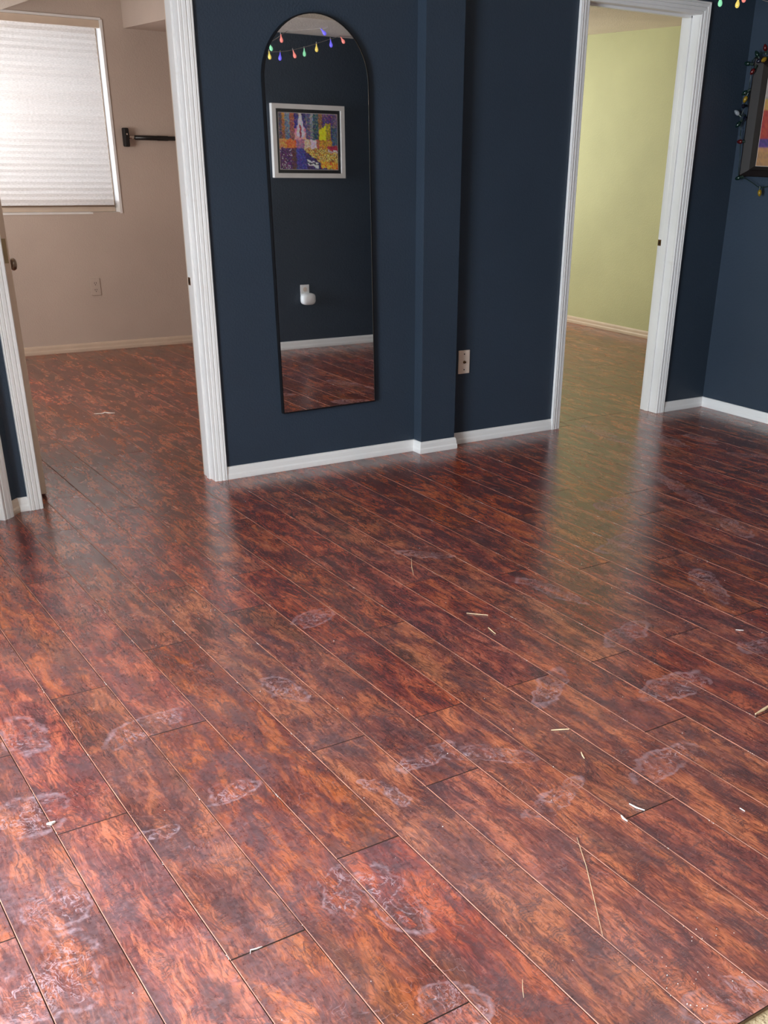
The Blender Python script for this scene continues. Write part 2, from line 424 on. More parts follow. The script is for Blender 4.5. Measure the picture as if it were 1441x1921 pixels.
struct(mb, 'wall_right', M['navy'], 'dark navy wall right of the corner')
mb = MB(); mb.box(2.90, 1.30, 0, 4.996, 1.423, 2.5).box(2.90, -2.2, 0, 3.02, 1.30, 2.5)
struct(mb, 'wall_front', M['navy'], 'dark navy wall seen only in the mirror')
# diagonal wall on the left, opening for its own door
C0 = Vector((0.885, 4.400, 0)); DD = Vector((-1, -1, 0)).normalized(); NN = Vector((1, -1, 0)).normalized()
def diag(s0, s1, z0, z1, t0=0.0, t1=-0.10):
    P = lambda s, t: C0+DD*s+NN*t
    return [P(s0, t0)+Vector((0, 0, z0)), P(s1, t0)+Vector((0, 0, z0)), P(s1, t1)+Vector((0, 0, z0)), P(s0, t1)+Vector((0, 0, z0))], Vector((0, 0, z1-z0))
mb = MB(); mb.prism(*diag(0, 0.118, 0, 2.5)); mb.prism(*diag(0.118, 0.90, DH, 2.5)); mb.prism(*diag(0.90, 2.10, 0, 2.5))
struct(mb, 'wall_diagonal', M['navy'], 'dark navy angled wall at the left edge')
mb = MB(); mb.box(-2.32, 0.35, 2.12, -2.20, 2.85, 2.5).box(-2.32, -2.2, 0, -2.20, 0.35, 2.5).box(-2.32, 2.85, 0, -2.20, 3.05, 2.5).box(-2.32, 2.93, 0, -2.05, 3.05, 2.5).box(-0.85, 2.93, 0, -0.58, 3.05, 2.5).box(-2.05, 2.93, 0, -0.85, 3.05, 0.75).box(-2.05, 2.93, 1.95, -0.85, 3.05, 2.5)
struct(mb, 'wall_left', M['navy'], 'dark navy wall with the patio door')
mb = MB(); mb.box(-2.32, -2.3, 0, 3.02, -2.2, 2.5)
struct(mb, 'wall_rear', M['navy'], 'wall behind the viewer')
mb = MB(); mb.box(-2.4, -2.3, CH, 5.1, 4.46, CH+.08); mb.box(2.9, 1.423, 2.072, 4.996, 2.35, CH)
struct(mb, 'ceiling', M['ceiling'], 'pale textured ceiling with a lowered strip over the mirrored wall')
# left bedroom
mb = MB(); pierced(mb, 0.0, 3.36, 4.46, YB, 2.5, [(LX0-.012, LX1+.012, 0, DH+.012)])
struct(mb, 'wall_bedroom_front', M['beige'])
WX0, WX1, WZ0, WZ1 = 1.36, 2.627, 0.938, 2.108
mb = MB(); pierced(mb, -0.1, 3.36, 7.93, 8.06, 2.5, [(WX0, WX1, WZ0, WZ1)])
struct(mb, 'wall_bedroom_back', M['beige'], 'beige bedroom wall with the shaded window')
mb = MB(); mb.box(-0.1, 4.52, 0, 0.0, 7.93, 2.5); struct(mb, 'wall_bedroom_left', M['beige'])
mb = MB(); mb.box(3.30, 4.52, 0, 3.36, 7.93, 2.5); struct(mb, 'wall_bedroom_right', M['beige'])
mb = MB(); mb.box(-0.1, 4.46, CH2, 3.36, 8.06, CH2+.1); struct(mb, 'ceiling_bedroom', M['ceiling'])
mb = MB(); mb.box(0.0, 5.2, 2.115, 1.992, 7.93, CH2); struct(mb, 'trim_3', M['ceiling'], 'lowered ceiling box above the bedroom window')
mb = MB(); mb.box(2.782, 4.9, 2.072, 3.30, 7.93, CH2); struct(mb, 'trim_4', M['beige'], 'boxed-in beam along the bedroom ceiling')
# green room
mb = MB(); pierced(mb, 3.36, 6.6, 4.46, YB, 2.5, [(RX0-.012, RX1+.012, 0, DH+.012)])
struct(mb, 'wall_green_room_front', M['green'])
mb = MB(); mb.box(6.530, 4.52, 0, 6.62, 8.9, 2.5); struct(mb, 'wall_green_room_right', M['green'], 'pale green wall seen through the right doorway')
mb = MB(); mb.box(3.36, 4.52, 0, 3.42, 8.9, 2.5); struct(mb, 'wall_green_room_left', M['green'])
mb = MB(); pierced(mb, 3.36, 6.62, 8.75, 8.85, 2.5, [(4.35, 5.65, 0.9, 2.0)]); struct(mb, 'wall_green_room_back', M['green'])
mb = MB(); mb.box(3.36, 4.46, 2.257, 6.62, 8.9, 2.35); struct(mb, 'ceiling_green_room', M['ceiling'], 'tan textured ceiling of the green room')

# ------------------------------------------------------------------ baseboards
BP = [(0, 0), (0.012, 0), (0.013, 0.008), (0.0125, 0.020), (0.0095, 0.028), (0.0085, 0.046), (0.005, 0.057), (0, 0.0585)]   # (out of wall, height)
def bb(mbx, a, b_, nrm, z=0.0, e0=0, e1=0):
    a = Vector(a); b_ = Vector(b_); nrm = Vector(nrm).normalized(); t = (b_-a).normalized()
    A = [a+nrm*o+Vector((0, 0, h+z))-t*(o*e0) for o, h in BP]; B = [b_+nrm*o+Vector((0, 0, h+z))+t*(o*e1) for o, h in BP]
    mbx.loft(A, B)
def base(name, segs, mat_, label=None):
    mb = MB()
    for s in segs: bb(mb, *s)
    return struct(mb, name, mat_, label)
base('baseboard_back', [((0.885, YW, 0), (0.9300, YW, 0), (0, -1, 0)), ((1.818, YW, 0), (2.857, YW, 0), (0, -1, 0), 0, 0, -1),
     ((2.857, YW, 0), (2.857, 4.332, 0), (-1, 0, 0), 0, -1, 1), ((2.857, 4.332, 0), (3.062, 4.332, 0), (0, -1, 0), 0, 1, 1), ((3.062, 4.332, 0), (3.062, YW, 0), (1, 0, 0), 0, 1, -1),
     ((3.062, YW, 0), (3.772, YW, 0), (0, -1, 0), 0, -1, 0), ((4.650, YW, 0), (4.996, YW, 0), (0, -1, 0), 0, 0, -1)], M['white'], 'chipped white baseboard along the back wall and column')
base('baseboard_right', [((4.996, YW, 0), (4.996, 1.423, 0), (-1, 0, 0), 0, -1, -1)], M['white'], 'white baseboard of the wall right of the corner')
base('baseboard_front', [((4.996, 1.423, 0), (2.90, 1.423, 0), (0, 1, 0), 0, -1, 0)], M['white'], 'white baseboard seen in the mirror')
base('baseboard_diagonal', [(C0, C0+DD*0.061, NN, 0, -.4, 0)], M['beigetrim'], 'short cream baseboard between the two left casings')
base('baseboard_bedroom', [((0.0, 7.93, 0), (3.30, 7.93, 0), (0, -1, 0)), ((0, 7.93, 0), (0, 4.52, 0), (1, 0, 0))], M['beigetrim'], 'beige painted baseboard below the bedroom window')
base('baseboard_green_room', [((6.530, 4.52, 0), (6.530, 8.75, 0), (-1, 0, 0))], M['beigetrim'], 'cream baseboard of the green room')

# ------------------------------------------------------------------ door casings (trim_1 left doorway, trim_2 right doorway, trim_5 diagonal)
CP = [(0, 0), (0, 0.008), (0.003, 0.011), (0.013, 0.0115), (0.0155, 0.0085), (0.018, 0.013), (0.031, 0.015), (0.034, 0.0105), (0.037, 0.0155),
      (0.047, 0.017), (0.050, 0.012), (0.053, 0.017), (0.058, 0.016), (0.058, 0)]   # (across from the opening, out of the wall)
def casing(parent, P, ua, un, x0, x1, h, mat_, legs=(1, 1)):
    """P origin on the wall plane, ua unit along the wall, un unit out of the wall"""
    Z = Vector((0, 0, 1)); q = lambda a, z, o: P+ua*a+Z*z+un*o
    if legs[0]:
        mb = MB(); mb.loft([q(x0-u, 0, o) for u, o in CP], [q(x0-u, h+u, o) for u, o in CP]); mb.build('casing_leg', mat_, parent)
    if legs[1]:
        mb = MB(); mb.loft([q(x1+u, 0, o) for u, o in CP], [q(x1+u, h+u, o) for u, o in CP]); mb.build('casing_leg', mat_, parent)
    mb = MB(); mb.loft([q(x0-u, h+u, o) for u, o in CP], [q(x1+u, h+u, o) for u, o in CP]); mb.build('casing_head', mat_, parent)
def doorway(name, x0, x1, stop_y, label, far_mat):
    t = empty(name, (x0, YW, 0)); tag(t, label=label, kind='structure')
    casing(t, Vector((0, YW, 0)), Vector((1, 0, 0)), Vector((0, -1, 0)), x0-.0, x1+.0, DH, M['white'])
    casing(t, Vector((0, YB, 0)), Vector((1, 0, 0)), Vector((0, 1, 0)), x0, x1, DH, far_mat)
    for a, b_ in ((x0-.012, x0), (x1, x1+.012)): MB().box(a, YW-.001, 0, b_, YB+.001, DH+.012).build('jamb', M['white'], t)
    MB().box(x0-.012, YW-.0008, DH, x1+.012, YB+.0008, DH+.012).build('jamb_head', M['white'], t)
    ys = stop_y
    MB().box(x0, ys, 0, x0+.011, ys+.032, DH).build('door_stop', M['white'], t, bevel=.002)
    MB().box(x1-.011, ys, 0, x1, ys+.032, DH).build('door_stop', M['white'], t, bevel=.002)
    MB().box(x0-.001, ys, DH-.011, x1+.001, ys+.032, DH+.001).build('door_stop', M['white'], t)
    return t
t1 = doorway('trim_1', LX0, LX1, 4.436, 'white grooved casing around the left doorway', M['beigetrim'])
t2 = doorway('trim_2', RX0, RX1, 4.452, 'white grooved casing around the right doorway', M['white'])
def strike(x, z, y, t, side):
    MB().box(x-.0012, y-.012, z-.016, x+.0012, y+.012, z+.016).build('strike_plate', M['brass'], t, bevel=.0006)
    MB().box(x-.0016, y-.005, z-.008, x+.0016, y+.005, z+.008).build('latch_hole', M['dark'], t)
strike(RX1, 0.946, 4.515, t2, 1); strike(LX1, 0.861, 4.505, t1, 1)
t5 = empty('trim_5', tuple(C0)); tag(t5, label='white casing of the door at the left edge', kind='structure')
casing(t5, C0, DD, NN, 0.119, 0.88, DH, M['white'])
MB().prism(*diag(0.107, 0.119, 0, DH, 0.001, -0.10)).build('jamb', M['white'], t5)
d2 = empty('door_2', tuple(C0+DD*0.12)); tag(d2, label='white panel door in the angled wall', kind='structure')
MB().prism(*diag(0.121, 0.878, 0.008, DH-.003, -0.02, -0.055)).build('door_slab', M['white'], d2, bevel=.002)

# ------------------------------------------------------------------ bedroom door, standing open, seen edge on
def place(o, loc, rz): o.location = loc; o.rotation_euler = (0, 0, rz); return o
door = empty('door_1', (0, 0, 0)); tag(door, label='cream bedroom door standing open, seen edge on', kind='structure')
mb = MB(); mb.box(0, 0, 0.014, 0.036, 0.755, 2.032); mb.build('door_slab', M['beigetrim'], door, bevel=.0015)
for z in (0.25, 1.0, 1.80):
    MB().box(0.004, -0.0015, z-.045, 0.030, 0.001, z+.045).rev([(0.005, -.045), (0.005, .045)], (0.0, -.004, z), (0, 0, 1), 10).build('hinge', M['hinge'] if z == 1.0 else M['beigetrim'], door)
KP = [(0.031, 0.0), (0.031, 0.004), (0.013, 0.008), (0.011, 0.028), (0.020, 0.036), (0.0275, 0.046), (0.0275, 0.054), (0.021, 0.062), (0.008, 0.066)]
MB().rev(KP, (0.036, 0.69, 0.885), (1, 0, 0), 24).build('door_knob', M['nickel'], door, smooth=True)
MB().rev(KP, (0.0, 0.69, 0.885), (-1, 0, 0), 24).build('door_knob', M['nickel'], door, smooth=True)
place(door, (1.006, 4.548, 0), R(-9.6))

# ------------------------------------------------------------------ windows
w1 = empty('window_1', (WX0, 7.93, WZ0)); tag(w1, label='bedroom window behind the cream shade', kind='structure')
f = 0.04
for a in ((WX0, WZ0, WX1, WZ0+f), (WX0, WZ1-f, WX1, WZ1), (WX0, WZ0, WX0+f, WZ1), (WX1-.010, WZ0, WX1, WZ1), (WX0, WZ0+f, WX1, WZ0+f+.03)):
    MB().box(a[0], 8.02, a[1], a[2], 8.055, a[3]).build('window_frame', M['beigetrim'], w1, bevel=.003)
MB().box(WX0+f, 8.035, WZ0+f, WX1-.010, 8.040, WZ1-f).build('pane', M['glass'], w1)
w3 = empty('window_2', (-2.32, 1.2, 0)); tag(w3, label='patio door opening that lets in the daylight', kind='structure')
for a in ((.35, 0.0, 2.85, .05), (.35, 2.07, 2.85, 2.12), (.35, 0, .40, 2.12), (2.80, 0, 2.85, 2.12), (1.57, 0, 1.63, 2.12)):
    MB().box(-2.30, a[0], a[1], -2.24, a[2], a[3]).build('window_frame', M['white'], w3, bevel=.004)
w4 = empty('added_window', (-2.05, 3.0, .75)); tag(w4, label='invented side window of the left alcove, added to let in light', kind='structure')  # unseen window added to brighten the wall seen in the mirror
for a in ((-2.05, .75, -.85, .79), (-2.05, 1.91, -.85, 1.95), (-2.05, .75, -2.01, 1.95), (-.89, .75, -.85, 1.95), (-1.47, .75, -1.43, 1.95)):
    MB().box(a[0], 2.99, a[1], a[2], 3.03, a[3]).build('window_frame', M['white'], w4, bevel=.004)
# white strips at the window recess: daylit right side and top painted white, sill
mb = MB(); mb.box(WX1-.004, 7.922, WZ0-.006, WX1+.012, 8.02, WZ1+.002)
struct(mb, 'trim_6', M['whiteplastic'], 'daylit edge painted white down the right side of the bedroom window')
mb = MB(); mb.box(1.99, 7.922, WZ1-.001, WX1+.002, 7.95, WZ1+.012)
struct(mb, 'trim_7', M['whiteplastic'], 'daylit edge painted white along the top of the bedroom window')
mb = MB(); mb.box(WX0, 7.924, WZ0-.010, WX1-.2, 8.0, WZ0+.001)
struct(mb, 'trim_8', M['whiteplastic'], 'thin white sill edge below the shade')

# cellular shade
sh = empty('cellular_shade', (2.0, 7.955, WZ0)); tag(sh, label='cream pleated shade lowered in the bedroom window', cat='window shade')
mb = MB(); n = 29; z0, z1 = WZ0+.045, WZ1-.045; xa, xb = WX0+.004, WX1-.032
vs = []; fs = []
for i in range(2*n+1):
    z = z0+(z1-z0)*i/(2*n); y = 7.962+(0.0 if i % 2 == 0 else -0.009) + 0.0015*math.sin(i*2.3)
    for k in range(9):
        vs.append((xa+(xb-xa)*k/8, y+0.0012*math.sin(k*1.7+i), z+0.0012*math.sin(k*2.1+i*.7)))
for i in range(2*n):
    for k in range(8): fs.append((i*9+k, i*9+k+1, (i+1)*9+k+1, (i+1)*9+k))
mb.v, mb.f, mb.m = vs, fs, [0]*len(fs); mb.build('pleated_fabric', M['shade'], sh)
MB().box(xa, 7.948, z0-.010, xb, 7.972, z0).build('bottom_rail', M['rail'], sh, bevel=.002)
MB().box(WX0+.002, 7.94, z1, WX1-.004, 7.985, WZ1-.001).build('head_rail', M['beigetrim'], sh, bevel=.003)

# ------------------------------------------------------------------ floor boards
PW, PL = 0.16184, 1.22598
X0 = 0.3724
PH = {-2: .42, -1: .99, 0: .66, 1: .185, 2: .91, 3: .32, 4: .668, 5: .43, 6: .673, 7: .13, 8: .68, 9: .35, 10: .675, 11: .265, 12: .68, 13: .175, 14: .68, 15: .11, 16: .83, 19: .60, 21: .60}
EDGE = 0.805
floor = empty('floor', (0, 0, 0)); tag(floor, label='glossy cherry-brown laminate boards, scuffed with chalky footprints', kind='structure')
def plank_mesh(L):
    hx = PW/2-.0005; hy = L/2-.0004; c = .0014; T = -.010
    v = [(-hx, -hy, T), (hx, -hy, T), (hx, hy, T), (-hx, hy, T), (-hx, -hy, -c), (hx, -hy, -c), (hx, hy, -c), (-hx, hy, -c),
         (-hx+c, -hy+c, 0), (hx-c, -hy+c, 0), (hx-c, hy-c, 0), (-hx+c, hy-c, 0)]
    f = [(3, 2, 1, 0), (0, 1, 5, 4), (1, 2, 6, 5), (2, 3, 7, 6), (3, 0, 4, 7), (4, 5, 9, 8), (5, 6, 10, 9), (6, 7, 11, 10), (7, 4, 8, 11), (8, 9, 10, 11)]
    me = bpy.data.meshes.new('floor_board'); me.from_pydata(v, [], f)
    for q in ('wood', 'edge_light', 'edge_dark', 'core'): me.materials.append(M[q])
    me.polygons.foreach_set('material_index', [3, 3, 2, 2, 2, 2, 2, 2, 1, 0]); me.update()
    return me
FULL = plank_mesh(PL)
def project(x, y, z=0.0):
    d = Vector((x, y, z))-Vector((0, 0, 1.4)); w_ = d.dot(fwd)
    if w_ < .05: return None
    return d.dot(r2)/w_*FPX+PX, -d.dot(u2)/w_*FPX+PY
def visible(x, ya, yb):
    for k in range(9):
        for dx in (-PW/2, PW/2):
            q = project(x+dx, ya+(yb-ya)*k/8)
            if q and -25 < q[0] < 1466 and -25 < q[1] < 1946: return True
    return False
rest = []
boards = []
for i in range(-16, 38):
    xc = X0+PW*(i+.5)
    ph = PH.get(i, .675 if i % 2 == 0 else (.17+.37*i) % 1)
    k = -1
    while True:
        ya = (ph+k)*PL; yb = ya+PL; k += 1
        if yb <= EDGE+.02: continue
        if ya > 8.6: break
        ya = max(ya, EDGE)
        if xc > 5.05 and yb < 4.4: continue                        # outside, right of the main room
        if xc < -2.1 or (xc < -.6 and yb > 3.0) or (xc < 0 and yb > 5): continue
        boards.append((i, xc, ya, yb))
seen = [q for q in boards if visible(q[1], q[2], q[3]) and (q[1] > 0.15 or q[3] < 4.6) and not (q[1] > 1.6 and q[1] < 3.3 and q[2] > 7.93)]
mirr = [q for q in boards if q not in seen and 2.2 < q[1] < 5.0 and q[2] < 4.4]
keep = (seen+mirr)[:300]
for q in keep:
    L = q[3]-q[2]
    me = FULL if abs(L-PL) < 1e-4 else plank_mesh(L)
    o = bpy.data.objects.new('floor_board', me); COL.objects.link(o); o.parent = floor
    tilt = random.uniform(-.0004, .0004)
    o.location = (q[1], (q[2]+q[3])/2, -0.0002+random.uniform(-.0003, .0002)); o.rotation_euler = (0, tilt*2, 0)
mb = MB()
for q in boards:
    if q in keep: continue
    mb.box(q[1]-PW/2+.0005, q[2]+.0004, -.010, q[1]+PW/2-.0005, q[3]-.0004, -.0004)
if mb.v: tag(mb.build('hidden_floor_boards', M['wood'], floor), kind='stuff')
print('boards', len(seen), len(mirr), len(boards))
MB().box(-2.4, -2.3, -.05, 6.6, 9.0, -.0106).build('subfloor', M['subfloor'], floor)

# ------------------------------------------------------------------ arched mirror
MX, MZ0, MW, MH = 2.364, 0.279, 0.498, 1.603
mir = empty('arched_mirror', (MX, YW, MZ0)); tag(mir, label='tall arched mirror in a thin black frame on the dark wall', cat='mirror')
def arch(w_, zb, zt, k=28):
    r = w_/2; pts = [(-r, zb), (r, zb), (r, zt-r)]
    pts += [(r*math.cos(math.pi*i/k), zt-r+r*math.sin(math.pi*i/k)) for i in range(1, k)]
    return pts+[(-r, zt-r)]
mb = MB(); A = arch(MW, 0, MH); B = arch(MW-.008, .004, MH-.004)
n = len(A); loc = lambda x, y, z: (MX+x, y, MZ0+z)
rings_ = [[loc(x, YW-.002, z) for x, z in A], [loc(x, YW-.026, z) for x, z in A], [loc(x, YW-.026, z) for x, z in B], [loc(x, YW-.022, z) for x, z in B]]
for rr_ in rings_: mb.v += rr_
for j in range(3):
    for i in range(n): mb.f.append((j*n+i, j*n+(i+1) % n, (j+1)*n+(i+1) % n, (j+1)*n+i)); mb.m.append(0)
mb.f.append(tuple(range(n))); mb.m.append(0)
mb.build('mirror_frame', M['black'], mir)
mb = MB(); mb.prism([loc(x, YW-.0235, z) for x, z in arch(MW-.0085, .0042, MH-.0042)], (0, .003, 0)); mb.build('mirror_glass', M['mirror'], mir)
mir.rotation_euler = (0, R(-0.8), 0)

# ------------------------------------------------------------------ painted grids for the two pictures
def painted(name, nx, ny, fn, origin, ux, uy, parent):
    vs = []; cs = []
    for j in range(ny+1):
        for i in range(nx+1):
            vs.append(tuple(Vector(origin)+Vector(ux)*(i/nx)+Vector(uy)*(j/ny)-Vector(parent.location)))
            cs.append(fn(i/nx, j/ny))
    fs = [(j*(nx+1)+i, j*(nx+1)+i+1, (j+1)*(nx+1)+i+1, (j+1)*(nx+1)+i) for j in range(ny) for i in range(nx)]
    o = mesh_obj(name, vs, fs, M['print'], parent)
    ca = o.data.color_attributes.new('print', 'FLOAT_COLOR', 'POINT')
    ca.data.foreach_set('color', [c for q in cs for c in q])
    return o
rn = random.Random(3)
def rc(*c): return lin(*c)
TOW = []      # night city street: (u0, u1, v_bottom, colours)
for u0, u1, cs in ((0, .055, ((90, 80, 110), (60, 60, 90))), (.05, .10, ((214, 150, 70), (120, 70, 60))), (.10, .18, ((120, 150, 175), (70, 90, 120))), (.18, .26, ((170, 90, 60), (110, 60, 90))),
                   (.26, .33, ((30, 36, 110), (60, 40, 130))), (.40, .45, ((30, 36, 100), (50, 40, 120))), (.45, .53, ((60, 84, 120), (96, 70, 110))), (.53, .58, ((160, 170, 175), (70, 90, 110))),
                   (.58, .67, ((40, 84, 96), (28, 60, 80))), (.67, .74, ((150, 110, 60), (90, 60, 60))), (.74, .90, ((86, 60, 120), (60, 40, 90))), (.90, 1.01, ((110, 80, 120), (50, 60, 90)))):
    TOW.append((u0, u1, cs))
rs = np.random.RandomState(5); JIT = rs.rand(128, 128)
def jit(u, v, k=0): return JIT[int(u*91+k*17) % 128][int(v*97+k*31) % 128]
def city(u, v):
    c = city0(min(1, max(0, u+.005*math.sin(v*60+u*20))), min(1, max(0, v+.007*math.sin(u*55+v*9)+.02*(jit(u*.5, v*.5, 2)-.5))))
    a = jit(u*.9, v*1.1, 7)-.5; b_ = jit(u*1.3, v*.7, 9)-.5; d = jit(u, v*.6, 11)-.5
    st = math.sin(u*70+3*math.sin(v*23))*math.sin(v*48+2*math.sin(u*31))*16
    return lin(*[max(4, min(255, x*1.22+st+k)) for x, k in zip(c, (70*a, 56*b_, 70*d))])
def city0(u, v):                                  # v runs from the top down
    j = jit(u, v); j2 = jit(u, v, 3)
    def m_(a, b_, t): return tuple(a[i]*(1-t)+b_[i]*t for i in range(3))
    c = (50, 40, 90)
    if v < 0.46:
        for u0, u1, cs in TOW:
            if u0 <= u < u1: c = m_(cs[0], cs[1], min(1, max(0, v*2.2*0.6+j*0.5)))
        if .26 < u < .45 and v > .26: c = m_((200, 110, 150), (235, 160, 140), (v-.26)*4)
        sp_ = .018+.05*min(1, v*3)
        if abs(u-.362) < sp_ and v < .42: c = (196, 190, 225) if abs(u-.362) > .016 or v < .2 else (140, 30, 50)
        if j2 > .8: c = m_(c, (240, 190, 120), .4)
    elif v < 0.62:
        c = m_((200, 120, 60), (130, 60, 80), j)
        if u < .12: c = m_((236, 190, 110), (200, 90, 40), j)
        if .12 < u < .28: c = m_((238, 150, 50), (200, 60, 40), j)
        if .28 < u < .45: c = m_((190, 120, 130), (120, 90, 140), j)
        if .42 < u < .52: c = m_((230, 210, 170), (150, 110, 110), j*.6)
        if .53 < u < .63: c = m_((236, 220, 225), (160, 120, 160), j*.5)
    else:
        c = m_((70, 50, 110), (40, 34, 84), j)
        if u < .2: c = m_((110, 50, 120), (50, 24, 60), j); c = (226, 210, 235) if j2 > .93 else c
        elif u < .28: c = m_((90, 56, 60), (70, 44, 60), j)
        elif u < .42+.1*(v-.62): c = m_((70, 80, 150), (50, 40, 120), j)
        dx = (u-.42)-(v-.60)*1.25                 # stream of yellow cabs
        if -.02 < dx+.06 and v < 1 and u > .40+(v-.62)*.75: c = m_((226, 160, 50), (90, 50, 50), j) if j2 < .7 else (250, 220, 120)
    if .68 < u < .80 and .21+(.80-u)*.5 < v < .47-(.80-u)*.1: c = m_((236, 222, 30), (190, 190, 20), j*.6)
    if .80 <= u < .88 and .16 < v < .46: c = m_((210, 180, 40), (110, 100, 40), j)
    if .68 < u < .90 and .47 <= v < .62: c = m_((220, 170, 50), (150, 90, 40), j)
    if u > .90 and .24 < v < .56: c = m_((40, 60, 84), (90, 110, 130), j)
    if u > .82 and .57 < v < .63+(u-.82)*.2: c = (150, 40, 70)
    if u > .82 and .645 < v < .69: c = (240, 220, 225) if j < .6 else (150, 60, 80)
    if .46+.10*(v-.80) < u < .66 and .82+(u-.46)*.3 < v < .90+(u-.46)*.42: c = (215, 215, 222) if abs(v-.88-(u-.5)*.2) > .015 else (50, 50, 70)
    if .70 < u < 1 and .86 < v-(u-.85)*.12 < .98: c = (246, 190, 60) if j < .5 else (214, 80, 40)
    return c
# picture on the wall facing the mirror
YF = 1.423
pic = empty('framed_city_picture', (3.828, YF, 1.18)); tag(pic, label='white-framed colourful city street picture seen in the mirror', cat='picture')
px0, px1, pz0, pz1 = 3.546, 4.118, 1.186, 1.650
def ringframe(x0, x1, z0, z1, wd, y0, y1):
    mb = MB()
    mb.box(x0, y0, z0, x1, y1, z0+wd).box(x0, y0, z1-wd, x1, y1, z1).box(x0, y0, z0+wd, x0+wd, y1, z1-wd).box(x1-wd, y0, z0+wd, x1, y1, z1-wd)
    return mb
ringframe(px0, px1, pz0, pz1, .030, YF, YF+.035).build('outer_frame', M['whiteframe'], pic)
ringframe(px0+.030, px1-.030, pz0+.030, pz1-.030, .024, YF, YF+.020).build('black_mat', M['black'], pic)['label'] = 'black inner border'
MB().box(px0+.052, YF+.001, pz0+.052, px1-.052, YF+.021, pz1-.052).build('canvas_board', M['silver'], pic)
painted('canvas_print', 104, 80, lambda u, v: city(u, v), (px0+.055, YF+.0215, pz1-.055), (px1-px0-.11, 0, 0), (0, 0, -(pz1-pz0-.11)), pic)
# outlet with plug-in freshener on the same wall
ol = empty('wall_outlet', (3.765, YF, .40)); tag(ol, label='white outlet plate seen low in the mirror', cat='outlet')
MB().box(3.729, YF, .345, 3.801, YF+.006, .460).build('cover_plate', M['whiteplastic'], ol, bevel=.002)
MB().rev([(.017, 0), (.017, .003)], (3.765, YF+.005, .427), (0, 1, 0), 20).build('receptacle', M['plate'], ol)
pf = empty('plug_in_freshener', (3.777, YF+.008, .36)); tag(pf, label='rounded white plug-in air freshener in the outlet, seen in the mirror', cat='air freshener')
mb = MB()
for k, (s_, y_) in enumerate(((.80, .008), (1.0, .016), (1.0, .040), (.86, .052), (.5, .058))):
    ring = []
    for i in range(28):
        a = 2*math.pi*i/28; e = .62
        cx_ = abs(math.cos(a))**e*math.copysign(1, math.cos(a)); cz_ = abs(math.sin(a))**e*math.copysign(1, math.sin(a))
        ring.append((3.777+cx_*.058*s_, YF+y_, .363+cz_*.044*s_*(1.0 if cz_ < 0 else .9)))
    mb.v += ring
for k in range(4):
    for i in range(28): mb.f.append((k*28+i, k*28+(i+1) % 28, (k+1)*28+(i+1) % 28, (k+1)*28+i)); mb.m.append(0)
mb.f += [tuple(range(28)), tuple(4*28+i for i in range(28))]; mb.m += [0, 0]
mb.build('body', M['whiteplastic'], pf, smooth=True)
MB().box(3.815, YF+.030, .352, 3.823, YF+.0535, .372).build('vent_slot', M['rubber'], pf)

# ------------------------------------------------------------------ plates on the back walls
cx = empty('cable_plate', (3.157, YW, .421)); tag(cx, label='ivory cable TV plate low on the dark wall beside the column', cat='wall plate')
MB().box(3.122, YW-.006, .363, 3.192, YW, .480).build('cover_plate', M['plate'], cx, bevel=.0025)
for z in (.383, .461): MB().rev([(.0034, 0), (.0034, .0012), (.001, .0016)], (3.157, YW-.006, z), (0, -1, 0), 12).build('screw', M['dark'], cx)
MB().rev([(.0075, 0), (.0075, .003), (.0048, .0032), (.0048, .011), (.0012, .0112), (.0012, .014)], (3.157, YW-.006, .421), (0, -1, 0), 12).build('coaxial_jack', M['brass'], cx)
bo = empty('bedroom_outlet', (2.38, 7.93, .445)); tag(bo, label='duplex outlet painted over beige on the bedroom wall', cat='outlet')
MB().box(2.345, 7.923, .386, 2.415, 7.93, .502).build('cover_plate', M['beige'], bo, bevel=.002)
for z in (.467, .421):
    r_ = MB().rev([(.0165, 0), (.0165, .002)], (2.38, 7.9235, z), (0, -1, 0), 20).build('receptacle', M['beige'], bo)
    for dx, w_, h_, dz in ((-.0065, .003, .010, .004), (.0065, .003, .009, .004), (0, .005, .005, -.008)):
        MB().box(2.38+dx-w_/2, 7.9205, z+dz-h_/2, 2.38+dx+w_/2, 7.9215, z+dz+h_/2).build('slot', M['dark'], bo)

# pull-up bar beside the window
pb = empty('wall_bar', (2.715, 7.90, 1.36)); tag(pb, label='black horizontal bar with a T-shaped end pad on the bedroom wall', cat='exercise bar')
MB().box(2.694, 7.875, 1.358, 2.730, 7.929, 1.476).build('end_pad', M['rubber'], pb, bevel=.008)
MB().rev([(.0055, 0), (.0055, .003)], (2.712, 7.875, 1.437), (0, -1, 0), 12).build('bolt', M['chrome'], pb)
MB().rev([(.0125, 0), (.0125, .055)], (2.722, 7.895, 1.4175), (1, 0, 0), 16).build('chrome_collar', M['chrome'], pb, smooth=True)
MB().rev([(.0150, 0), (.0150, .16), (.0165, .165), (.0165, .24), (.0140, .245), (.0140, .515)], (2.772, 7.895, 1.4165), (1, 0, 0), 16).build('bar', M['black'], pb, smooth=True)
MB().box(3.268, 7.875, 1.358, 3.299, 7.929, 1.476).build('end_pad', M['rubber'], pb, bevel=.008)

